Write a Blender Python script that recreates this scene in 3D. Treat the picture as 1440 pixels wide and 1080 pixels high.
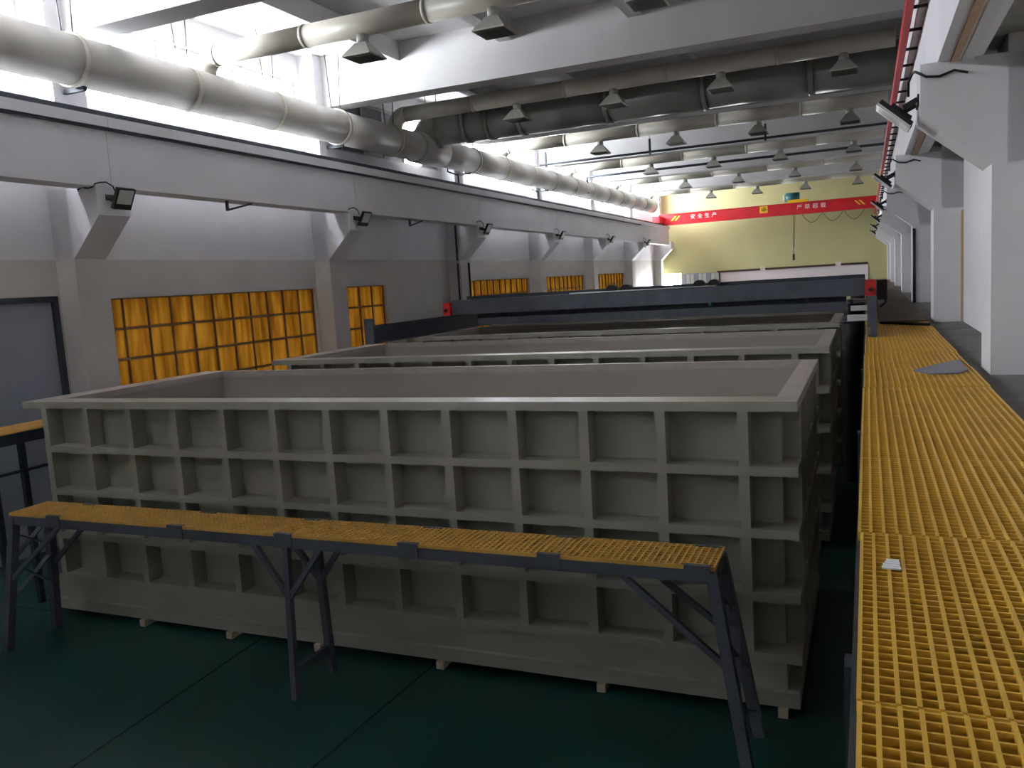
import bpy, math, random
from mathutils import Vector, Matrix
random.seed(7)
for o in list(bpy.data.objects): bpy.data.objects.remove(o)
SC = bpy.context.scene
COL = SC.collection
ZO = 3.3                      # eye height above the floor; z below is given relative to the eye

# ------------------------------------------------------------------ camera
cd = bpy.data.cameras.new('camera'); cam = bpy.data.objects.new('camera', cd); COL.objects.link(cam)
RT = (0.918561, 0.390432, -0.061713); UP = (0.008967, 0.135501, 0.990737); FW = (-0.395178, 0.910605, -0.120965)
cam.matrix_world = Matrix(((RT[0], UP[0], -FW[0], 0), (RT[1], UP[1], -FW[1], 0), (RT[2], UP[2], -FW[2], ZO), (0, 0, 0, 1)))
cd.sensor_width = 36; cd.lens = 36 * 1165.3 / 1440; cd.clip_end = 300; cd.clip_start = .05
SC.camera = cam
# ------------------------------------------------------------------ sky and exposure
w = bpy.data.worlds.new('overcast'); SC.world = w; w.use_nodes = True
bg = w.node_tree.nodes['Background']; bg.inputs[0].default_value = (.93, .95, 1, 1); bg.inputs[1].default_value = 75.0
SC.view_settings.view_transform = 'Standard'; SC.view_settings.look = 'None'
SC.view_settings.gamma = 1; SC.view_settings.use_curve_mapping = False
SC.view_settings.exposure = 0.15

def portal(loc, sx, sy, rot):
    l = bpy.data.lights.new('window_light_portal', 'AREA'); l.shape = 'RECTANGLE'; l.size = sx; l.size_y = sy
    l.cycles.is_portal = True
    o = bpy.data.objects.new('window_light_portal', l); COL.objects.link(o)
    o.location = (loc[0], loc[1], loc[2] + ZO); o.rotation_euler = rot

BAY = 6.0; COLY = 8.35       # column rhythm
BAYS = range(-3, 6)          # bays whose wall stands left of the hall
CW0, CW1 = 3.08, 4.27        # clerestory sill and head
for k in BAYS:
    if k == 1: continue
    portal((-10.56, COLY + .53 + BAY * k + 2.73, (CW0 + CW1) / 2), 1.2, 5.4, (0, math.radians(-90), 0))
portal((-9.75, 45.3, -1.6), .95, 3.2, (math.radians(-90), 0, 0))

# ------------------------------------------------------------------ materials
def mat(name, col, rough=.6, var=.08, scale=3.0, bump=0.0, metal=0.0, spec=.4, stretch=(1, 1, 1), col2=None):
    m = bpy.data.materials.new(name); m.use_nodes = True
    nt = m.node_tree; b = nt.nodes['Principled BSDF']
    b.inputs['Roughness'].default_value = rough; b.inputs['Metallic'].default_value = metal
    b.inputs['Specular IOR Level'].default_value = spec
    tc = nt.nodes.new('ShaderNodeTexCoord'); mp = nt.nodes.new('ShaderNodeMapping')
    mp.inputs['Scale'].default_value = stretch
    nz = nt.nodes.new('ShaderNodeTexNoise'); nz.inputs['Scale'].default_value = scale; nz.inputs['Detail'].default_value = 6
    rp = nt.nodes.new('ShaderNodeValToRGB')
    a = [max(0, c * (1 - var)) for c in col]; c2 = col2 if col2 else [min(1, c * (1 + var)) for c in col]
    rp.color_ramp.elements[0].position = .3; rp.color_ramp.elements[1].position = .7
    rp.color_ramp.elements[0].color = (*a, 1); rp.color_ramp.elements[1].color = (*c2, 1)
    L = nt.links.new
    L(tc.outputs['Object'], mp.inputs[0]); L(mp.outputs[0], nz.inputs['Vector']); L(nz.outputs['Fac'], rp.inputs[0]); L(rp.outputs[0], b.inputs['Base Color'])
    if bump:
        bp = nt.nodes.new('ShaderNodeBump'); bp.inputs['Strength'].default_value = bump; bp.inputs['Distance'].default_value = .02
        L(nz.outputs['Fac'], bp.inputs['Height']); L(bp.outputs[0], b.inputs['Normal'])
    return m
WHITE = mat('white_wall_paint', (.74, .72, .74), .75, .05, 1.2, .05)
DADO = mat('cream_dado_paint', (.58, .55, .51), .6, .06, 1.5, .04)
CEIL = mat('ceiling_paint', (.52, .505, .50), .85, .07, 1.0)
CONC = mat('raw_concrete', (.15, .145, .13), .85, .25, 2.5, .15)
YWALL = mat('yellow_green_wall_paint', (.56, .53, .27), .7, .05, .6, .03)
GREEN = mat('green_epoxy_floor', (.006, .045, .037), .32, .35, .7, .02, spec=.5)
JOINT = mat('floor_joint', (.004, .012, .010), .7)
PP = mat('grey_polypropylene', (.33, .315, .26), .42, .08, 2.2, .03)
PPIN = mat('grey_polypropylene_inside', (.37, .33, .285), .45, .07, 1.3, .02, stretch=(.3, 1, 2))
RIMM = mat('weathered_polypropylene_rim', (.44, .385, .35), .32, .10, 4.0, .03)
PPRIM = mat('grey_polypropylene_rim', (.37, .35, .295), .33, .10, 3.0, .03)
STEEL = mat('blue_grey_painted_steel', (.080, .087, .108), .45, .15, 5)
DSTEEL = mat('dark_painted_steel', (.035, .042, .055), .5, .2, 6)
FRP = mat('yellow_frp_grating', (.72, .43, .055), .36, .12, 4, .02, spec=.5)
FRPB = mat('orange_frp_grating', (.60, .34, .075), .45, .12, 6)
DUCT = mat('grey_beige_duct', (.50, .475, .43), .38, .08, 2)
PIPE = mat('cream_pipe', (.55, .515, .43), .42, .06, 2)
HOOD = mat('hood_plastic', (.33, .318, .28), .5, .08, 3)
GRIL = mat('hood_grille', (.10, .10, .085), .6)
RED = mat('red_crane_paint', (.56, .012, .022), .4, .08, 2)
RED2 = mat('red_carriage_paint', (.55, .02, .015), .45, .15, 6)
YEL = mat('yellow_paint', (.85, .50, .02), .5, .03)
BLACK = mat('black_rubber', (.012, .012, .013), .55, .2, 8)
TXT = mat('white_lettering', (.9, .85, .85), .5, .02)
GLASSW = mat('lamp_glass', (.62, .68, .60), .2, .04, 9)
ALU = mat('pale_aluminium', (.62, .62, .60), .4, .05, 6)
WOOD = mat('pale_wood', (.58, .46, .34), .7, .2, 7, .05)
BROWN = mat('brown_plywood', (.075, .042, .022), .75, .3, 3, .05)
TAN = mat('orange_brown_edge', (.52, .33, .20), .7, .1, 5)
SHUT = mat('grey_blue_shutter', (.34, .36, .42), .5, .06, 1.5)
PINK = mat('pale_pink_panel', (.86, .76, .76), .5, .03, 1)
DKBR = mat('dark_brown_frame', (.07, .035, .025), .6, .1)
PLATE = mat('grey_steel_plate', (.22, .22, .25), .45, .15, 6)
PAPER = mat('white_paper', (.85, .85, .86), .7, .02)
TEAL = mat('teal_motor', (.02, .14, .14), .4, .1)
FRAME = mat('window_frame_grey', (.38, .38, .40), .5, .1)
BLIND = mat('grey_blocked_pane', (.16, .165, .18), .6, .1)
CDUCT = mat('dark_grey_duct', (.24, .24, .215), .4, .08, 2)
SOFF = mat('stained_soffit', (.30, .285, .25), .85, .3, 2.0)
WBAR = mat('brown_window_bar', (.20, .125, .06), .6, .1)
def glassmat():
    m = bpy.data.materials.new('window_glass'); m.use_nodes = True; nt = m.node_tree
    for n in list(nt.nodes): nt.nodes.remove(n)
    o = nt.nodes.new('ShaderNodeOutputMaterial'); t = nt.nodes.new('ShaderNodeBsdfTransparent'); g = nt.nodes.new('ShaderNodeBsdfGlossy'); mx = nt.nodes.new('ShaderNodeMixShader')
    t.inputs[0].default_value = (.92, .94, .95, 1); g.inputs['Roughness'].default_value = .05; mx.inputs[0].default_value = .06
    nt.links.new(t.outputs[0], mx.inputs[1]); nt.links.new(g.outputs[0], mx.inputs[2]); nt.links.new(mx.outputs[0], o.inputs[0]); return m
GLASS = glassmat()
def transl(name, c1, c2):
    m = bpy.data.materials.new(name); m.use_nodes = True; nt = m.node_tree
    for n in list(nt.nodes): nt.nodes.remove(n)
    o = nt.nodes.new('ShaderNodeOutputMaterial'); t = nt.nodes.new('ShaderNodeBsdfTranslucent'); d = nt.nodes.new('ShaderNodeBsdfDiffuse'); mx = nt.nodes.new('ShaderNodeMixShader')
    tc = nt.nodes.new('ShaderNodeTexCoord'); mp = nt.nodes.new('ShaderNodeMapping'); mp.inputs['Scale'].default_value = (1, 5, .6)
    nz = nt.nodes.new('ShaderNodeTexNoise'); nz.inputs['Scale'].default_value = 1.4; nz.inputs['Detail'].default_value = 4
    oi = nt.nodes.new('ShaderNodeObjectInfo'); ad = nt.nodes.new('ShaderNodeVectorMath'); ad.operation = 'ADD'
    rp = nt.nodes.new('ShaderNodeValToRGB'); rp.color_ramp.elements[0].position = .35; rp.color_ramp.elements[1].position = .65
    rp.color_ramp.elements[0].color = (*c1, 1); rp.color_ramp.elements[1].color = (*c2, 1)
    L = nt.links.new
    L(tc.outputs['Object'], ad.inputs[0]); L(oi.outputs['Location'], ad.inputs[1]); L(ad.outputs[0], mp.inputs[0]); L(mp.outputs[0], nz.inputs['Vector']); L(nz.outputs['Fac'], rp.inputs[0])
    L(rp.outputs[0], t.inputs[0]); L(rp.outputs[0], d.inputs[0]); mx.inputs[0].default_value = .35
    L(t.outputs[0], mx.inputs[1]); L(d.outputs[0], mx.inputs[2]); L(mx.outputs[0], o.inputs[0]); return m
CURT = transl('orange_yellow_curtain', (.062, .036, .0090), (.100, .066, .0200))

# ------------------------------------------------------------------ mesh helpers
class MB:
    def __init__(s): s.v = []; s.f = []; s.sm = []
    def face(s, idx, smooth=False): s.f.append(idx); s.sm.append(smooth)
    def box(s, x0, x1, y0, y1, z0, z1):
        return s.hexa([(x0, y0, z0), (x1, y0, z0), (x1, y1, z0), (x0, y1, z0), (x0, y0, z1), (x1, y0, z1), (x1, y1, z1), (x0, y1, z1)])
    def hexa(s, p):
        n = len(s.v); s.v += p
        for q in ((0, 3, 2, 1), (4, 5, 6, 7), (0, 1, 5, 4), (1, 2, 6, 5), (2, 3, 7, 6), (3, 0, 4, 7)): s.face([n + i for i in q])
        return s
    def prism(s, pts, axis, a0, a1):
        # pts: closed outline in the two other axes (kept in x,y,z order), extruded along axis
        n = len(s.v); m = len(pts)
        for a in (a0, a1):
            for p in pts:
                q = list(p); q.insert(axis, a); s.v.append(tuple(q))
        s.face([n + i for i in range(m)][::-1]); s.face([n + m + i for i in range(m)])
        for i in range(m): j = (i + 1) % m; s.face([n + i, n + j, n + m + j, n + m + i])
        return s
    def bar(s, a, b, wd, ht, side=(0, 0, 1)):
        a = Vector(a); b = Vector(b); d = (b - a).normalized(); u = Vector(side)
        r = d.cross(u)
        if r.length < 1e-4: r = d.cross(Vector((1, 0, 0)))
        r.normalize(); u = r.cross(d).normalized(); r *= wd / 2; u *= ht / 2
        return s.hexa([tuple(p) for p in (a - r - u, a + r - u, b + r - u, b - r - u, a - r + u, a + r + u, b + r + u, b - r + u)])
    def tube(s, pts, rad, seg=16, caps=True):
        pts = [Vector(p) for p in pts]; rr = rad if isinstance(rad, (list, tuple)) else [rad] * len(pts)
        n = len(s.v); up = None
        for i, p in enumerate(pts):
            d = (pts[min(i + 1, len(pts) - 1)] - pts[max(i - 1, 0)]).normalized()
            if up is None: up = Vector((0, 0, 1)) if abs(d.z) < .9 else Vector((1, 0, 0))
            r = d.cross(up).normalized(); up = r.cross(d).normalized()
            for k in range(seg):
                t = 2 * math.pi * k / seg; s.v.append(tuple(p + rr[i] * (math.cos(t) * r + math.sin(t) * up)))
        for i in range(len(pts) - 1):
            for k in range(seg):
                a = n + i * seg + k; b = n + i * seg + (k + 1) % seg; s.face([a, b, b + seg, a + seg], True)
        if caps: s.face([n + k for k in range(seg)]); s.face([n + (len(pts) - 1) * seg + k for k in range(seg)][::-1])
        return s
    def frustum(s, z0, h0x, h0y, z1, h1x, h1y, cx=0, cy=0):
        return s.hexa([(cx - h0x, cy - h0y, z0), (cx + h0x, cy - h0y, z0), (cx + h0x, cy + h0y, z0), (cx - h0x, cy + h0y, z0), (cx - h1x, cy - h1y, z1), (cx + h1x, cy - h1y, z1), (cx + h1x, cy + h1y, z1), (cx - h1x, cy + h1y, z1)])
    def mesh(s, name, m, fix=True):
        me = bpy.data.meshes.new(name); me.from_pydata(s.v, [], s.f); me.materials.append(m)
        me.polygons.foreach_set('use_smooth', s.sm); me.update()
        if fix:
            import bmesh
            bm = bmesh.new(); bm.from_mesh(me); bmesh.ops.recalc_face_normals(bm, faces=bm.faces); bm.to_mesh(me); bm.free()
        return me
def elbow(c0, c1, c2, r, n=7):
    # rounded corner points from c0 to c2 around c1 with radius r
    a = (Vector(c0) - Vector(c1)).normalized() * r; b = (Vector(c2) - Vector(c1)).normalized() * r
    o = Vector(c1) + a + b
    return [tuple(o - b * math.cos(t) - a * math.sin(t)) for t in [math.pi / 2 * i / n for i in range(n + 1)]]

def put(o, parent, loc):
    COL.objects.link(o); o.location = loc
    if parent is not None: o.parent = parent
    else: o.location.z += ZO
    return o
def ob(name, mb, m, parent=None, loc=(0, 0, 0)):
    me = mb if isinstance(mb, bpy.types.Mesh) else mb.mesh(name, m)
    return put(bpy.data.objects.new(name, me), parent, loc)
def tag(o, label, cat, group=None):
    o['label'] = label; o['category'] = cat
    if group: o['group'] = group
    return o
def thing(name, label, cat, loc=(0, 0, 0), group=None):
    o = put(bpy.data.objects.new(name, None), None, loc); o.empty_display_size = .2
    return tag(o, label, cat, group)
def struct(o): o['kind'] = 'structure'; return o
def copytree(o, loc, label=None, parent=None):
    c = o.copy(); COL.objects.link(c); c.parent = parent
    if parent is None: c.location = (loc[0], loc[1], loc[2] + ZO)
    if label: c['label'] = label
    for ch in list(o.children):
        d = ch.copy(); COL.objects.link(d); d.parent = c
        for g in list(ch.children):
            e = g.copy(); COL.objects.link(e); e.parent = d
    return c
ORD = ['first', 'second', 'third', 'fourth', 'fifth', 'sixth', 'seventh', 'eighth', 'ninth', 'tenth']
B = lambda *a: MB().box(*a)

# ------------------------------------------------------------------ the shell of the hall
FL = -3.3; SLAB = 4.76; BEAMZ = 3.77; YB = 45.2; YF = -12.0
floor = struct(ob('floor', B(-10.9, 1.8, YF - .3, YB + .3, FL - .2, FL), GREEN))
j = MB()
for (x0, y0, x1, y1) in ((-3.54, 6.3, -3.9, -2), (-5.5, 6.3, -5.0, -2)):
    j.bar((x0, y0, FL + .001), (x1, y1, FL + .001), .02, .004)
ob('floor_joint', j, JOINT, floor, (0, 0, 0)).location = (0, 0, 0)
ceiling = struct(ob('ceiling', B(-10.9, 1.8, YF - .3, YB + .3, SLAB, SLAB + .2), CEIL))
for k in range(-3, 6):
    y = 8.63 + BAY * k
    ob('roof_beam', B(-10.5, 1.3, y, y + .45, BEAMZ, SLAB + .01), CEIL, ceiling)
for x in (-8.43, -6.05, -3.62, -1.09):
    ob('roof_joist', B(x - .13, x + .13, YF, YB, 4.4, SLAB + .01), CEIL, ceiling)

# left wall: pieces around the yellow windows and the clerestory
XW = -10.5; XO = -10.78
wl = MB(); wd = MB()
YW0, YW1 = -1.75, .139                              # yellow windows, bottom and top
def bay_y(k): return COLY + .53 + BAY * k, COLY + BAY * (k + 1)
yel = {0: (9.0, 14.3), 1: (15.0, 17.05), 2: (21.6, 26.2), 3: (27.1, 32.2), 4: (33.1, 38.2)}
DOOR = (3.6, 8.25, .15)
wl.box(XO, XW, YF, YB, .72, CW0)                    # between dado line and sill
wl.box(XO, XW, YF, YB, CW1, SLAB + .01)
wd.box(XO, XW, YF, YB, YW1 + .02, .72)
cuts = sorted([(a, b, YW0, YW1) for a, b in yel.values()] + [(DOOR[0], DOOR[1], FL, DOOR[2])])
y = YF
for a, b, z0, z1 in cuts:
    wd.box(XO, XW, y, a, FL, YW1 + .02)
    if z0 > FL: wd.box(XO, XW, a, b, FL, z0)
    if z1 < YW1 + .02: wd.box(XO, XW, a, b, z1, YW1 + .02)
    y = b
wd.box(XO, XW, y, YB, FL, YW1 + .02)
wall_left = struct(ob('wall_left', wl, WHITE)); ob('dado', wd, DADO, wall_left)
pier = MB()
for k in range(-3, 7): pier.box(XO, XW, COLY + BAY * k - .05, COLY + .58 + BAY * k, CW0, CW1)
pier.box(XO, XW, YF, COLY + .53 - 18 - .5, CW0, CW1); pier.box(XO, XW, COLY + 36, YB, CW0, CW1)
ob('window_pier', pier, WHITE, wall_left)
# clerestory windows
pane_me = {}
def pane(w_, h_, m, name='pane'):
    key = (round(w_, 3), round(h_, 3), m.name)
    if key not in pane_me: pane_me[key] = B(-.004, .004, 0, w_, 0, h_).mesh(name, m)
    return pane_me[key]
for k in BAYS:
    a, b = bay_y(k); a += .05; b -= .05
    n = 6; wpane = (b - a) / n
    fr = MB()
    fr.box(-.04, .04, 0, b - a, 0, .05).box(-.04, .04, 0, b - a, CW1 - CW0 - .05, CW1 - CW0)
    for i in range(n + 1): t = min(max(i * wpane, .025), b - a - .025); fr.box(-.04, .04, t - .025, t + .025, .05, CW1 - CW0 - .05)
    wo = struct(ob('window_%d' % (k + 4), fr, FRAME, None, (XW - .12, a, CW0)))
    for i in range(n):
        m = GLASS if not (k == 1 and i not in (4,)) else BLIND
        ob('pane', pane(wpane - .05, CW1 - CW0 - .1, m), m, wo, (0, i * wpane + .025, .05))
# yellow curtained windows
for k, (a, b) in yel.items():
    cols = max(2, round((b - a) / .48)); cw = (b - a) / cols; rows = 4; rh = (YW1 - YW0) / rows
    fr = MB()
    for i in range(cols + 1): t = i * cw; fr.box(-.03, .03, t - .010, t + .010, 0, YW1 - YW0)
    for i in range(rows + 1): fr.box(-.032, .032, 0, b - a, i * rh - .017, i * rh + .017)
    wo = struct(ob('window_%d' % (11 + k), fr, WBAR, None, (XW - .10, a, YW0)))
    for i in range(cols):
        for r in range(rows): ob('pane', pane(cw, rh, CURT), CURT, wo, (-.01, i * cw, r * rh))
# shutter door in the left wall
d = struct(ob('door_1', B(-.03, .03, 0, DOOR[1] - DOOR[0], 0, DOOR[2] - FL), SHUT, None, (XW - .08, DOOR[0], FL)))
fr = MB(); fr.box(0, .10, -.08, .02, 0, DOOR[2] - FL).box(0, .10, DOOR[1] - DOOR[0] - .02, DOOR[1] - DOOR[0] + .05, 0, DOOR[2] - FL).box(0, .10, -.08, DOOR[1] - DOOR[0] + .05, DOOR[2] - FL - .02, DOOR[2] - FL + .06)
ob('door_frame', fr, DSTEEL, d)

# back wall with the doorway, the folding door and the pale strip window
wb = MB(); D0, D1, DZ = -10.23, -9.28, -.06
wb.box(-10.9, D0, YB, YB + .3, FL, SLAB).box(D0, D1, YB, YB + .3, DZ, SLAB).box(D1, 1.8, YB, YB + .3, FL, SLAB)
wall_back = struct(ob('wall_back', wb, YWALL))
fd = struct(ob('door_2', B(0, 1.98, -.05, 0, 0, 3.2), SHUT, None, (-9.2, YB, FL)))
for i in range(9): ob('door_leaf', B(i * .22 + .015, i * .22 + .19, -.09, -.05, .02, 3.17), ALU if i % 3 else SHUT, fd)
st = struct(ob('window_30', B(0, 7.2, -.04, 0, 0, 1.4), PINK, None, (-7.17, YB, -1.55)))
fr = MB(); fr.box(0, 7.2, -.08, -.03, 1.4, 1.50).box(-.16, 0, -.08, -.03, 0, 1.50)
ob('window_frame', fr, DKBR, st)
for x in (2.05, 5.7): ob('bracket', B(x, x + .25, -.10, -.03, 1.36, 1.58), PINK, st)
wall_right = struct(ob('wall_right', B(1.235, 1.5, YF, YB, FL, SLAB), WHITE))
# wall behind the camera
wall_front = struct(ob('wall_front', B(-10.9, 1.8, YF - .3, YF, FL, SLAB), WHITE))
# ledge beside the yellow walkway
struct(ob('trim_1', B(.78, 1.235, YF, YB, FL, -.93), CONC))

# ------------------------------------------------------------------ columns with corbels
cm = MB(); cm.box(0, .41, 0, .53, FL, .70)
up = MB().box(0, .41, 0, .53, .70, SLAB)
corb = MB().prism([(.0, .70), (.41, .70), (.98, 1.26), (.98, 1.66), (0, 1.66)], 1, 0, .53)
LX = -10.54
mesh_c = (cm.mesh('shaft', DADO), up.mesh('upper_shaft', WHITE), corb.mesh('corbel', WHITE))
for k in range(-3, 7):
    n = 7 - k
    t = thing('concrete_column', 'white concrete column with sloped corbel on the windowed side, %s from the yellow back wall' % ORD[6 - k], 'column', (LX, COLY + BAY * k, FL), 'columns along the windowed wall')
    for nm, me in zip(('shaft', 'upper_shaft', 'corbel'), mesh_c): ob(nm, me, None, t, (0, 0, -FL))
RX = .862; RY = 7.26
cm = MB().box(0, .45, 0, .55, FL, .66); up = MB().box(.1, .45, 0, .55, .66, SLAB)
corb = MB().prism([(0, .66), (.45, .66), (.45, 1.45), (-.48, 1.45), (-.48, 1.06)], 1, 0, .55)
RC = mat('column_white', (.70, .69, .69), .7, .04, 1.5)
mesh_r = (cm.mesh('shaft', RC), up.mesh('upper_shaft', RC), corb.mesh('corbel', RC))
for k in range(-2, 7):
    t = thing('concrete_column', 'white concrete column with sloped corbel beside the yellow walkway, %s from the yellow back wall' % ORD[6 - k], 'column', (RX, RY + BAY * k, FL), 'columns beside the yellow walkway')
    for nm, me in zip(('shaft', 'upper_shaft', 'corbel'), mesh_r): ob(nm, me, None, t, (0, 0, -FL))
    if k == 1: ob('edge_strip', B(.345, .385, -.02, .0, FL + 2.3, .62), TAN, t, (0, 0, -FL))

# crane runway beams
def zl(z, y): return z - .0050 * (y - 9)
def slope_box(x0, x1, y0, y1, z0, z1):
    return [(x0, y0, zl(z0, y0)), (x1, y0, zl(z0, y0)), (x1, y1, zl(z0, y1)), (x0, y1, zl(z0, y1)), (x0, y0, zl(z1, y0)), (x1, y0, zl(z1, y0)), (x1, y1, zl(z1, y1)), (x0, y1, zl(z1, y1))]
t = thing('runway_beam', 'long white concrete crane runway beam resting on the corbels of the windowed wall', 'beam', (0, 0, 0))
for k in range(-3, 6):
    y0, y1 = COLY + .27 + BAY * k, COLY + .27 + BAY * (k + 1)
    if k == 5: y1 = 43.9
    ob('beam_segment', MB().hexa(slope_box(-9.92, -9.56, y0 + .004, y1 - .004, 1.64, 2.44)), WHITE, t)
    ob('top_flange', MB().hexa(slope_box(-10.05, -9.50, y0 + .004, y1 - .004, 2.44, 2.58)), WHITE, t)
ob('crane_rail', MB().hexa(slope_box(-9.76, -9.70, -9, 43.9, 2.58, 2.70)), DSTEEL, t)
ob('lip_shade_strip', MB().hexa(slope_box(-9.55, -9.52, -9, 38, 2.40, 2.438)), DSTEEL, t)  # dark strip standing in for the shadow line under the flange lip
t = thing('runway_beam', 'long white concrete crane runway beam above the yellow walkway', 'beam', (0, 0, 0))
for k in range(-2, 6):
    y0, y1 = RY + .27 + BAY * k, RY + .27 + BAY * (k + 1)
    ob('beam_segment', B(.50, .80, y0 + .004, y1 - .004, 1.45, 2.2), WHITE, t)
    ob('top_flange', B(.44, 1.0, y0 + .004, y1 - .004, 2.2, 2.42), WHITE, t)
ob('slab', B(.80, 1.235, YF, YB, 1.58, 1.66), SOFF, t)
ob('pale_strip', B(.66, .74, YF, YB, 1.436, 1.45), ALU, t)
ob('timber_strip', B(.585, .635, YF, YB, 1.435, 1.45), TAN, t)
ob('crane_rail', B(.60, .66, YF, 43.9, 2.42, 2.52), DSTEEL, t)
t = thing('conductor_rail', 'red crane conductor rail on brackets along the runway beam above the yellow walkway', 'rail', (.36, 0, 2.2))
ob('red_bar', B(-.032, .028, -4, 43, -.05, .06), RED, t)
br = B(.0, .145, -.014, .014, -.065, -.04).mesh('bracket', BLACK)
for i in range(55): ob('bracket', br, None, t, (0, -2 + i * .8, .02))
# ------------------------------------------------------------------ tanks
TX0, TX1, TY0, TD = -8.35, -.46, 6.02, 2.73
RAILS = (-1.4507, -1.9119, -2.3919, -2.849); TOPZ = -.944; BASE = -3.235
def make_tank(label, loc):
    t = thing('process_tank', label, 'tank', loc, 'grey open-top tanks in a row')
    L = TX1 - TX0; z = lambda q: q - FL - (loc[2] - FL)
    s0, s1, d0, d1 = .28, L - .125, .18, TD - .015; th = .04
    sh = MB()
    sh.box(s0, s1, d0, d0 + th, z(BASE + .1), z(TOPZ - .01)).box(s0, s1, d1 - th, d1, z(BASE + .1), z(TOPZ - .01))
    sh.box(s0, s0 + th, d0 + th, d1 - th, z(BASE + .1), z(TOPZ - .01)).box(s1 - th, s1, d0 + th, d1 - th, z(BASE + .1), z(TOPZ - .01))
    ob('shell', sh, PP, t)
    ln = MB(); e = th + .003
    ln.box(s0 + th, s1 - th, d0 + e, d0 + e + .004, z(-3.1), z(TOPZ - .08)).box(s0 + th, s1 - th, d1 - e - .004, d1 - e, z(-3.1), z(TOPZ - .08))
    ln.box(s0 + e, s0 + e + .004, d0 + th, d1 - th, z(-3.1), z(TOPZ - .08)).box(s1 - e - .004, s1 - e, d0 + th, d1 - th, z(-3.1), z(TOPZ - .08))
    ln.box(s0 + th, s1 - th, d0 + th, d1 - th, z(-3.12), z(-3.1))
    ob('lining', ln, PPIN, t)
    ob('rim', B(0, L, 0, .25, z(TOPZ - .072), z(TOPZ)), PPRIM, t)
    ob('rim', B(0, L, TD - .06, TD, z(TOPZ - .072), z(TOPZ)), RIMM, t)
    for a in ((0, .33), (L - .15, .15)): ob('rim', B(a[0], a[0] + a[1], .25, TD - .06, z(TOPZ - .072), z(TOPZ)), RIMM, t)
    rib = B(-.0375, .0375, 0, .18, z(-2.88), z(TOPZ - .072)).mesh('rib', PP)
    for i in range(13): ob('rib', rib, None, t, (-8.0328 + .6 * i - TX0, 0, 0))
    rail = B(.28, L, -.004, .18, -.034, .034).mesh('rail', PP)
    for r in RAILS: ob('rail', rail, None, t, (0, 0, z(r)))
    sr = B(0, .125, -.0375, .0375, z(-2.88), z(TOPZ - .072)).mesh('side_rib', PP)
    srl = B(0, .125, .13, TD - .0, -.034, .034).mesh('side_rail', PP)
    for a in (.155, L - .125):
        for i in range(5): ob('side_rib', sr, None, t, (a, .35 + i * .5, 0))
        for r in RAILS: ob('side_rail', srl, None, t, (a, 0, z(r)))
    bs = MB(); bs.box(.02, L - .02, .02, TD - .02, z(BASE + .0), z(BASE + .10)); ob('base', bs, PP, t)
    for yy in (.6, TD - .5): ob('runner', B(.3, L - .3, yy, yy + .15, z(FL), z(BASE)), BROWN, t)
    ob('base_lip', B(0, L - .02, .0, .13, z(BASE + .10), z(BASE + .125)), PP, t)
    ob('skirt', B(.10, L - .11, .05, .181, z(BASE + .125), z(-2.88)), PP, t)
    return t
tk = make_tank('large grey open tank with ribbed front standing directly behind the trestle bench', (TX0, TY0, BASE))
copytree(tk, (TX0 + .05, 10.05, BASE), 'second grey open tank of the row behind the trestle bench')
copytree(tk, (TX0 + .05, 14.08, BASE), 'third grey open tank of the row, in front of the transfer gantry')
copytree(tk, (TX0 + .05, 18.11, BASE), 'fourth grey open tank of the row, half hidden behind the transfer gantry')
blk = B(-.035, .035, 0, .18, 0, BASE - FL + .002).mesh('wooden_block', WOOD)
for i, x in enumerate((-6.95, -5.80, -4.75, -3.455, -1.994, -.60)):
    o = ob('wooden_block', blk, None, None, (x, 6.0, FL))
    tag(o, 'pale wooden block under the tank behind the trestle bench, %s from the yellow walkway' % ORD[5 - i], 'block', 'wooden blocks under the tank')

# ------------------------------------------------------------------ yellow walkway on the right
PW0, PW1, DECK = -.027, .745, -.87; PLEN = 1.125
def grating(w_, l_, cell, barw, dep, taper=.6, barc=None, drop=.0015):
    g = MB(); nx = max(1, round(w_ / cell)); ny = max(1, round(l_ / cell)); cx = w_ / nx; cy = l_ / ny
    h = barw / 2; hb = h * taper
    for i in range(nx + 1):
        x = min(max(i * cx, h), w_ - h)
        g.hexa([(x - hb, 0, -dep), (x + hb, 0, -dep), (x + hb, l_, -dep), (x - hb, l_, -dep), (x - h, 0, 0), (x + h, 0, 0), (x + h, l_, 0), (x - h, l_, 0)])
    if barc: h = barc / 2; hb = h * .8
    for i in range(ny + 1):
        y = min(max(i * cy, h), l_ - h)
        g.hexa([(0, y - hb, -dep), (w_, y - hb, -dep), (w_, y + hb, -dep), (0, y + hb, -dep), (0, y - h, -drop), (w_, y - h, -drop), (w_, y + h, -drop), (0, y + h, -drop)])
    return g
t = thing('grating_walkway', 'raised yellow plastic grating walkway running along the white columns', 'walkway', (PW0, 0, FL))
gm = grating(PW1 - PW0, PLEN - .008, .0386, .0095, .032, .6, .006, .004).mesh('grating_panel', FRP)
for i in range(-2, 15):
    y = 1.703 + PLEN * i
    ob('grating_panel', gm, None, t, (random.uniform(-.010, .006), y, DECK - FL + random.uniform(-.002, .002)))
fr = MB()
ob('side_beam', B(-.014, .02, -3, 44, DECK - FL - .20, DECK - FL - .042), DSTEEL, t)
ob('side_beam', B(PW1 - PW0 - .03, PW1 - PW0 + .03, -3, 44, DECK - FL - .20, DECK - FL - .04), DSTEEL, t)
jm = B(0, PW1 - PW0, -.025, .025, DECK - FL - .16, DECK - FL - .042).mesh('joist', DSTEEL)
for i in range(-2, 20): ob('joist', jm, None, t, (0, 1.703 + 2 * PLEN * i, 0))
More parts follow.
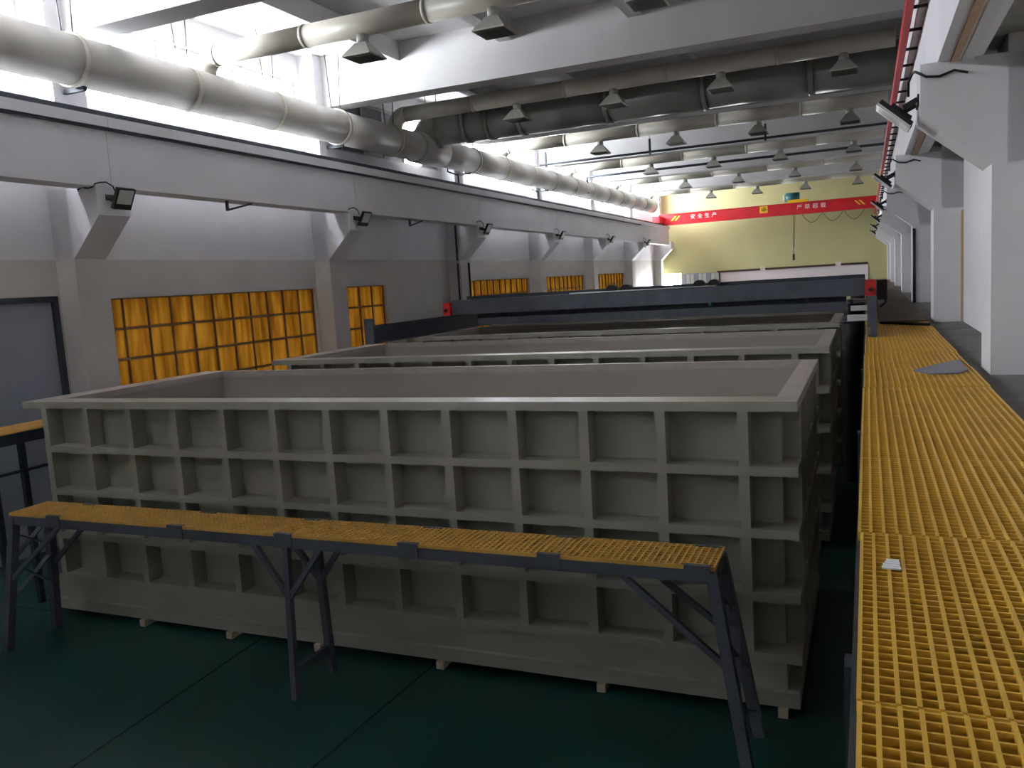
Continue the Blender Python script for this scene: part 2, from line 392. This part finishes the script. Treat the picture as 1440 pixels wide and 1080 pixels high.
pm = B(-.04, .04, -.04, .04, 0, DECK - FL - .2).mesh('post', DSTEEL)
for i in range(14): ob('post', pm, None, t, (.0, -1 + i * 3.3, 0))
# things lying on it
pl = MB(); pts = [(0, 0), (.10, -.22), (.21, -.225), (.30, -.21), (.375, 0), (.375, .66), (.29, .55)]
pl.prism([(x, y) for x, y in pts], 2, 0, .012)
tag(ob('steel_plate', pl, PLATE, None, (.318, 7.07, DECK)), 'grey tapering steel plate lying on the yellow walkway', 'plate')
pp = MB()
for i, (x, y, wd_) in enumerate(((0, 0, .05), (.003, .017, .045), (.008, .034, .04), (.012, .05, .034))): pp.box(x, x + wd_, y, y + .02, 0, .004 + .001 * i)
tag(ob('torn_paper', pp, PAPER, None, (.03, 2.483, DECK)), 'small torn scrap of white paper on the yellow walkway', 'paper')
for i in range(4):
    o = ob('plywood_sheet', B(0, .84 if i else .60, 0, 7.0, 0, .02), BROWN, None, (-.05 if i else .16, 12.6 + i * 7.2, DECK + .004 if i < 1 else DECK - .0))
    tag(o, 'dark brown plywood sheet laid over the yellow walkway, %s from the yellow back wall' % ORD[3 - i], 'sheet', 'plywood sheets on the walkway')
o = ob('iron_rod', MB().tube([(.16, 12.35, DECK + .022), (.72, 11.75, DECK + .022)], .020, 8), BLACK)
tag(o, 'black iron rod lying across the yellow walkway before the plywood', 'rod')

# ------------------------------------------------------------------ trestle bench before the first tank
BX0, BX1, BYF, BYB, BZ = -7.66, -.92, 5.235, 5.66, -1.905
t = thing('trestle_bench', 'long narrow trestle bench with orange grating top before the ribbed grey tank', 'bench', (BX0, BYF, FL))
H = BZ - FL; Lb = BX1 - BX0; Wd = BYB - BYF
n = 6; pl_ = Lb / n
gb = grating(pl_ - .006, Wd, .0475, .013, .028, .8, .012, .0005).mesh('grating_panel', FRPB)
for i in range(n): ob('grating_panel', gb, None, t, (i * pl_ + .003, 0, H))
ob('front_rail', B(0, Lb, .0, .04, H - .115, H - .03), STEEL, t)
ob('back_rail', B(0, Lb, Wd - .04, Wd, H - .115, H - .03), STEEL, t)
for x in (0, Lb - .05): ob('end_rail', B(x, x + .05, .04, Wd - .04, H - .115, H - .03), STEEL, t)
for x in (-7.05, -5.54, -4.38, -3.215, -2.075, -1.04):
    ob('clip', B(x - .085 - BX0, x + .085 - BX0, -.012, .03, H - .105, H + .004), STEEL, t)
    ob('clip', B(x - .085 - BX0, x + .085 - BX0, Wd - .03, Wd + .008, H - .105, H + .004), STEEL, t)
def leg(a, b, wd_=.055, mt=STEEL, nm='leg'): ob(nm, MB().bar(a, b, wd_, wd_, (0, 1, 0)), mt, t)
for xt, xb in ((Lb - .03, -.735 - BX0), (.03, -.2)):
    s = 1 if xt > 1 else -1
    leg((xt, .03, H - .05), (xb, -.06, 0), .075); leg((xt, Wd - .03, H - .05), (xb, Wd + .06, 0), .075)
    # lattice of plates between the two legs
    P = lambda f, q: (xt + (xb - xt) * q, (.03 - .09 * q) * (1 - f) + (Wd - .03 + .09 * q) * f, (H - .05) * (1 - q))
    for f0, q0, f1, q1 in ((0, .12, 1, .30), (1, .08, 0, .32), (0, .34, 1, .62), (1, .36, 0, .64), (0, .66, 1, .86)):
        ob('lattice_plate', MB().bar(P(f0, q0), P(f1, q1), .012, .065, (1, 0, 0)), STEEL, t)
    leg((xt - s * .62, .03, H - .1), P(0, .47), .04, STEEL, 'brace'); leg((xt - s * .62, Wd - .03, H - .1), P(1, .47), .04, STEEL, 'brace')
for xm in (-4.37 - BX0,):
    leg((xm, .02, H - .05), (xm + .0, -.05, 0), .05); leg((xm, Wd - .02, H - .05), (xm, Wd + .04, 0), .06)
    leg((xm, -.03, .24), (xm, Wd + .02, .24), .04, STEEL, 'cross_tie')
    for y in (.02, Wd - .02):
        yb = y - .02 if y < .1 else y + .015
        for s in (-1, 1): leg((xm + s * .34, y, H - .1), (xm, yb, H - .54), .042, STEEL, 'brace')

# left walkway behind the bench, beside the tank row
t = thing('grating_walkway', 'orange grating walkway on dark legs beside the grey shutter door', 'walkway', (-9.3, 2.0, FL))
H2 = -1.3 - FL
gl = grating(.62, 1.1, .0475, .012, .028, .8).mesh('grating_panel', FRPB)
for i in range(9): ob('grating_panel', gl, None, t, (0, i * 1.11, H2))
ob('side_beam', B(.60, .64, 0, 10, H2 - .13, H2 - .01), DSTEEL, t); ob('side_beam', B(-.02, .02, 0, 10, H2 - .13, H2 - .029), DSTEEL, t)
for y in (1.0, 4.22, 7.6):
    for x in (.03, .56): ob('leg', B(x - .03, x + .03, y - .03, y + .03, 0, H2 - .03), DSTEEL, t)
ob('tie_rail', B(.57, .61, 0, 10, H2 - .46, H2 - .43), DSTEEL, t)

# ------------------------------------------------------------------ transfer gantry over the tanks
def ibeam(x0, x1, y0, y1, z0, z1):
    g = MB(); xm = (x0 + x1) / 2
    g.box(x0, x1, y0, y1, z0, z0 + .02).box(x0, x1, y0, y1, z1 - .02, z1).box(xm - .02, xm + .02, y0, y1, z0 + .02, z1 - .02); return g
t = thing('gantry_rail', 'dark blue-grey steel gantry rail standing on the tank rims by the yellow windows', 'rail', (-8.25, 12.75, TOPZ))
ob('beam', ibeam(-.07, .07, 0, 14, 0, .29), DSTEEL, t); ob('end_stop', B(-.09, .09, -.05, 0, -.0, .46), STEEL, t)
ob('rail_head', B(-.02, .02, 0, 14, .29, .33), DSTEEL, t)
t = thing('gantry_rail', 'blue-grey steel gantry rail on posts along the edge of the yellow walkway', 'rail', (.045, 10.32, DECK))
ob('beam', ibeam(-.045, .045, .06, 16, .0, .22), STEEL, t); ob('end_stop', B(-.05, .05, 0, .06, .12, .47), STEEL, t); ob('foot', B(-.01, .05, -.02, .06, .0, .12), STEEL, t)
ob('rail_head', B(-.02, .02, .06, 16, .22, .256), DSTEEL, t)
for y in (1.7, 4.2, 6.7): ob('bracket', B(-.30, -.045, y, y + .08, .08, .16), ALU, t)
GY = 15.75
t = thing('transfer_gantry', 'blue-grey transfer gantry with red end carriages spanning the tanks', 'gantry', (0, GY, -.6))
ob('girder', B(-8.17, -.04, .10, .32, .0, .30), STEEL, t)
ob('web_plate', B(-7.7, -.35, .36, .38, -.24, .1), DSTEEL, t)
ob('girder', B(-8.17, -.04, .85, 1.05, .03, .36), DSTEEL, t)
ob('top_plate', B(-8.05, -.1, .34, .83, .20, .215), DSTEEL, t)
ob('lifting_bar', B(-7.6, -.35, .15, .27, -.25, -.10), STEEL, t)
for x in (-6.9, -5.6, -3.8, -2.4, -1.0): ob('hanger', MB().tube([(x, .21, -.11), (x, .21, .02)], .025, 8), DSTEEL, t)
for x in (-8.25, .045):
    zc = -.07 if x < -1 else -.07
    c = ob('end_carriage', B(x - .085, x + .085, 0, 1.15, -.005, .26), RED2, t)
    for y in (.18, .95): ob('wheel', MB().tube([(x - .03, y, .046), (x + .03, y, .046)], .06, 14), BLACK, c)
    ob('buffer', MB().tube([(x, -.06, .10), (x, 0, .10)], .035, 10), BLACK, c)
for x in (-4.75, -4.45, -3.0, -2.72): ob('drive_motor', MB().tube([(x, .45, .33), (x, .75, .33)], .10, 12), BLACK, t)
ob('control_box', B(.15, .32, .4, .75, -.10, .25), BLACK, t)
ob('cable_loop', MB().tube([(.16, .5, .2), (.26, .45, .0), (.30, .4, -.15), (.20, .35, -.22)], .02, 8), BLACK, t)
ob('safety_lamp', B(-2.75, -2.70, .05, .09, -.05, .02), TEAL, t)
ob('conduit', MB().tube([(-5.5, .09, .312), (-2.6, .09, .312)], .012, 8), ALU, t)

# black hoses standing in the gap between the tanks and the walkway
for i, (y, r, top) in enumerate(((13.35, .15, -.80), (17.45, .165, -.72), (21.4, .165, -.70))):
    t = thing('corrugated_hose', 'black corrugated hose in the gap beside the walkway, %s behind the second tank' % ORD[i], 'hose', (-.22, y, FL), 'black hoses beside the walkway')
    n_ = 60; ht = top - FL
    ob('hose', MB().tube([(0, 0, ht * k / n_) for k in range(n_ + 1)], [r * (1 if k % 2 else .93) for k in range(n_ + 1)], 16), BLACK, t)
    ob('hose_clamp', MB().tube([(0, 0, ht - .10), (0, 0, ht - .06)], r + .004, 16), DSTEEL, t)
# ------------------------------------------------------------------ overhead crane by the back wall
CY = 43.2
t = thing('overhead_crane', 'red overhead travelling crane girder before the yellow back wall', 'crane', (0, CY, 2.45))
gd = ob('girder', B(-9.9, .55, 0, .35, .02, .53), RED, t)
ob('bottom_flange', B(-9.9, .55, -.06, .41, .0, .03), RED, t); ob('top_flange', B(-9.9, .55, -.05, .40, .53, .56), RED, t)
c = ob('end_carriage', B(-9.95, -9.60, -1.2, 1.0, .10, .42), RED, t)
for y in (-.95, .75): ob('wheel', MB().tube([(-9.77, y, .16), (-9.69, y, .16)], .16, 16), DSTEEL, c)
c = ob('end_carriage', B(.45, .75, -1.2, 1.0, .12, .42), RED, t)
for y in (-.95, .75): ob('wheel', MB().tube([(.59, y, .2), (.67, y, .2)], .16, 16), DSTEEL, c)
h = ob('hoist', MB().tube([(-3.62, .15, .82), (-3.0, .15, .82)], [.24, .24], 18), TEAL, t)
ob('motor_cap', MB().tube([(-3.75, .15, .82), (-3.62, .15, .82)], .17, 14), ALU, h)
ob('hoist_frame', B(-3.55, -2.6, -.12, .45, .555, .70), YEL, t)
ob('sign', B(-4.86, -4.48, -.012, -.0, .19, .52), YEL, t)
s = MB(); 
for a, b in (((-4.75, .30), (-4.75, .43)), ((-4.67, .26), (-4.67, .46)), ((-4.59, .30), (-4.59, .43)), ((-4.76, .30), (-4.58, .30)), ((-4.67, .44), (-4.60, .46))):
    s.bar((a[0], -.016, a[1]), (b[0], -.016, b[1]), .02, .022, (0, 1, 0))
ob('sign_mark', s, BLACK, t)
s = MB()
for x in (-9.28, -9.08): s.prism([(x, .20), (x + .09, .20), (x + .30, .42), (x + .21, .42)], 1, -.010, .0)
ob('chevron', s, YEL, t)
s = MB()
for x in (-.55, -.36): s.prism([(x + .21, .20), (x + .30, .20), (x + .09, .42), (x, .42)], 1, -.010, .0)
ob('chevron', s, YEL, t)
def text(body, x, z, size, sp):
    for i, chx in enumerate(body):
        cu = bpy.data.curves.new('lettering', 'FONT'); cu.body = chx; cu.size = size; cu.align_x = 'CENTER'; cu.align_y = 'CENTER'; cu.extrude = .003
        cu.resolution_u = 2
        o = bpy.data.objects.new('lettering_curve', cu); COL.objects.link(o)
        bpy.context.view_layer.update()
        me = bpy.data.meshes.new_from_object(o.evaluated_get(bpy.context.evaluated_depsgraph_get())); bpy.data.objects.remove(o)
        me.materials.clear(); me.materials.append(TXT)
        q = ob('lettering', me, None, t, (x + i * sp, -.006, z)); q.rotation_euler = (math.radians(90), 0, 0)
text('安全生产', -8.15, .315, .25, .36)
text('严禁超载', -3.0, .315, .25, .36)
fs = MB()
for i in range(3):
    x0 = -2.9 + i * .95; P = [(x0 + .9 * u, .2, -.02 - .42 * math.sin(math.pi * u)) for u in [q / 10 for q in range(11)]]
    fs.tube(P, .012, 6)
ob('festoon_cable', fs, DSTEEL, t)
ob('hoist_chain', MB().tube([(-3.30, .15, .0), (-3.32, .15, -1.9)], .012, 6), DSTEEL, t); ob('hoist_chain', MB().tube([(-3.22, .15, .0), (-3.30, .15, -1.6)], .012, 6), DSTEEL, t)
ob('pendant', B(-3.37, -3.27, .1, .2, -2.2, -1.9), BLACK, t)

# ------------------------------------------------------------------ ventilation
DX, DZ_, DR = -9.8, 3.33, .335
t = thing('main_duct', 'long thick grey-beige round duct running under the clerestory windows', 'duct', (DX, -8, DZ_))
y = -8.0; ends = [-8 + 2.05 * i for i in range(25)]
for i in range(len(ends) - 1):
    ob('duct_section', MB().tube([(0, ends[i] + 8, 0), (0, ends[i + 1] + 8 - .01, 0)], DR * (1 if i % 2 else .985), 28), DUCT, t)
    ob('duct_flange', MB().tube([(0, ends[i + 1] + 8 - .035, 0), (0, ends[i + 1] + 8 + .035, 0)], DR + .022, 28), PIPE, t)
    ob('hanger_rod', MB().tube([(-.1, ends[i + 1] + 8, DR), (-.16, ends[i + 1] + 8, SLAB - DZ_)], .010, 6), DSTEEL, t)
    ob('hanger_rod', MB().tube([(.1, ends[i + 1] + 8, DR), (.16, ends[i + 1] + 8, SLAB - DZ_)], .010, 6), DSTEEL, t)
for y in (8.5, 14.6, 20.5, 26.5):
    ob('duct_support', B(-.4, .06, y + 8, y + 8.06, -DR - .05, -DR + .01), DSTEEL, t)
ob('tee_saddle', MB().tube([(0, 25.68, 0), (0, 26.92, 0)], DR + .035, 28), DUCT, t)
# wide cross duct with its riser
t = thing('cross_duct', 'thick dark grey duct crossing the hall, joined to the main duct by a riser', 'duct', (DX, 18.3, DZ_))
R2 = .40
ob('riser', MB().tube([(0, 0, 0)] + elbow((0, 0, 0), (0, 0, .45), (2, 0, .45), .42, 8), R2, 24), CDUCT, t)
xs = [.42, 1.15, 1.75, 2.55, 4.6, 6.7, 8.8, 10.9]
for i in range(len(xs) - 1):
    ob('duct_section', MB().tube([(xs[i], 0, .45), (xs[i + 1] - .01, 0, .45)], R2, 28), CDUCT, t)
    ob('duct_flange', MB().tube([(xs[i + 1] - .05, 0, .45), (xs[i + 1] + .05, 0, .45)], R2 + .03, 28), CDUCT, t)

# branch pipes with hoods
ROWS = (10.95, 16.85, 22.85, 28.8, 34.7, 40.8); HX = (-6.8, -4.68, -2.55, -.36); PZ = 3.9
hood_src = None
for r, y in enumerate(ROWS):
    rn = ORD[5 - r]
    t = thing('branch_pipe', 'cream branch pipe from the main duct crossing under the roof, %s from the back wall' % rn, 'pipe', (DX, y, DZ_), 'branch pipes crossing under the roof')
    z = PZ - DZ_
    ob('elbow', MB().tube([(0, 0, .285)] + elbow((0, 0, 0), (0, 0, z), (2, 0, z), .28, 8), .17, 20), PIPE, t)
    seg = [.28, 2.0, 4.1, 6.2, 8.3, 10.3]
    for i in range(5):
        ob('pipe_section', MB().tube([(seg[i], 0, z), (seg[i + 1] - .006, 0, z)], .165, 20), PIPE, t)
        ob('pipe_collar', MB().tube([(seg[i] - .03, 0, z), (seg[i] + .03, 0, z)], .174, 20), PIPE, t)
    for x in HX:
        side = ORD[HX.index(x)]
        lab = 'exhaust hood under the %s branch pipe from the back wall, %s from the main duct' % (rn, side)
        if hood_src is None:
            hood_src = thing('exhaust_hood', lab, 'hood', (x, y, 3.42), 'exhaust hoods under the branch pipes')
            ob('neck', MB().tube([(0, 0, .20), (0, 0, .335)], .09, 14), HOOD, hood_src)
            ob('hood', MB().frustum(.02, .235, .235, .21, .09, .09).box(-.24, .24, -.24, .24, 0, .02), HOOD, hood_src)
            g = MB().box(-.22, .22, -.22, .22, -.006, .002)
            for i in range(7): g.box(-.21, .21, -.19 + i * .0633, -.18 + i * .0633, -.014, -.006)
            ob('grille', g, GRIL, hood_src)
        else: copytree(hood_src, (x, y, 3.42), lab)
# thin dark sprinkler pipes
for i, (y, z, x0, r) in enumerate(((24.95, 3.6, -9.4, .035), (30.2, 3.72, -9.6, .045))):
    t = thing('sprinkler_pipe', ('thin dark pipe with short upright stubs crossing between the branch pipes' if i == 0 else 'slim dark pipe without stubs crossing farther back under the roof'), 'pipe', (x0, y, z))
    ob('pipe', MB().tube([(0, 0, 0), (1.5, 0, 0), (.9 - x0, 0, 0)], r, 10), DSTEEL, t)
    if i == 0:
        for x in (-9.2, -5.9, -2.6): ob('stub', B(x - x0 - .03, x - x0 + .03, -.03, .03, -.08, .38), DSTEEL, t); ob('hanger_rod', B(x - x0 - .006, x - x0 + .006, -.006, .006, .38, SLAB - z), DSTEEL, t)
    else: ob('drop', MB().tube([(.05, 0, 0), (.05, 0, -.6)], r, 10), DSTEEL, t)

# ------------------------------------------------------------------ floodlights on the corbels
def floodlight(label, loc, s, group):
    t = thing('floodlight', label, 'floodlight', loc, group)
    a = math.radians(28 if s > 0 else 48)      # tilt of the lamp face from vertical
    nx, nz = s * math.cos(a), -math.sin(a)              # facing direction
    ux, uz = s * math.sin(a), math.cos(a)               # up the face
    def panel(c, w_, h_, d_):                           # box centred at c=(along n, along u)
        P = []
        for dn in (-d_ / 2, d_ / 2):
            for dy, du in ((-w_ / 2, -h_ / 2), (w_ / 2, -h_ / 2), (w_ / 2, h_ / 2), (-w_ / 2, h_ / 2)):
                n_ = c[0] + dn; u_ = c[1] + du
                P.append((n_ * nx + u_ * ux, dy, n_ * nz + u_ * uz))
        return MB().hexa(P)
    c0 = (.17, .06)
    ob('housing', panel(c0, .30, .30, .05), BLACK, t)
    fins = ob('driver_box', panel((c0[0] - .04, c0[1] - .02), .14, .18, .045), BLACK, t)
    ob('lamp_glass', panel((c0[0] + .027, c0[1] + .03), .24, .20, .006), GLASSW, t)
    if s < 0: ob('front_bezel', panel((c0[0] + .02, c0[1]), .31, .31, .02), ALU, t)
    ob('bracket', MB().bar((0, -.12, 0), (.10 * s, -.12, -.05), .02, .04).bar((0, .12, 0), (.10 * s, .12, -.05), .02, .04).box(min(0, -.012 * s), max(0, -.012 * s), -.13, .13, -.04, .04), BLACK, t)
    ob('power_cord', MB().tube([(.06 * s, 0, .05), (.06 * s, -.05, .15), (.035 * s, -.13, .20), (.02 * s, -.22, .19), (.012 * s, -.288, .17), (-.05 * s, -.290, .13), (-.14 * s, -.290, .12), (-.24 * s, -.290, .15), (-.33 * s, -.290, .12)], .010, 6), BLACK, t)
for k in range(6):
    floodlight('black floodlight on the corbel of the %s column from the back wall, windowed side' % ORD[6 - k], (LX + .98 + .012, COLY + .27 + BAY * k, 1.50), 1, 'floodlights on the windowed side')
for k in range(6):
    floodlight('black floodlight on the corbel of the %s column from the back wall, yellow walkway side' % ORD[6 - k], (RX - .48 - .012, RY + .27 + BAY * k, 1.22), -1, 'floodlights on the yellow walkway side')

# small wall fittings
for i, y in enumerate((11.0, 17.0)):
    t = ob('steel_bracket', MB().box(0, .04, 0, .04, -.16, .0).bar((.02, .02, -.15), (.02, .62, -.01), .03, .03), DSTEEL, None, (-9.72, y, zl(1.64, y)))
    tag(t, 'black triangular bracket under the runway beam between the %s columns from back wall' % ('sixth and seventh' if i == 0 else 'fifth and sixth'), 'bracket')
for i, dy in enumerate((.0, .5)):
    t = ob('conduit', MB().tube([(0, 0, -2.6), (0, 0, 1.65 if i == 0 else .62)], .028, 8), BLACK, None, ((LX + .34, COLY + 12 - .035, 0) if i == 0 else (LX + .41 + .035, COLY + 12 + .45, 0)))
    tag(t, 'black vertical conduit on the column behind the gantry\'s red end, ' + ('reaching the runway beam' if i == 0 else 'ending below the corbel'), 'conduit')
t = ob('conduit', MB().tube([(0, 0, -.92), (0, 0, .60)], .03, 8), BLACK, None, (RX + .03, RY + 12 - .035, 0))
tag(t, 'black vertical conduit on the fifth column from the back wall, beside the walkway', 'conduit')
for k, nm in ((2, 'fifth'), (3, 'fourth')):
    t = ob('conduit', MB().tube([(0, -.62, .5), (0, -.62, .28), (0, -.02, .24), (0, .0, -.05)], .022, 8), BLACK, None, (LX + .41 + .02, COLY + BAY * k + .2, 2.72))
    tag(t, 'black stepped conduit above the runway beam at the %s column from the back wall' % nm, 'conduit')
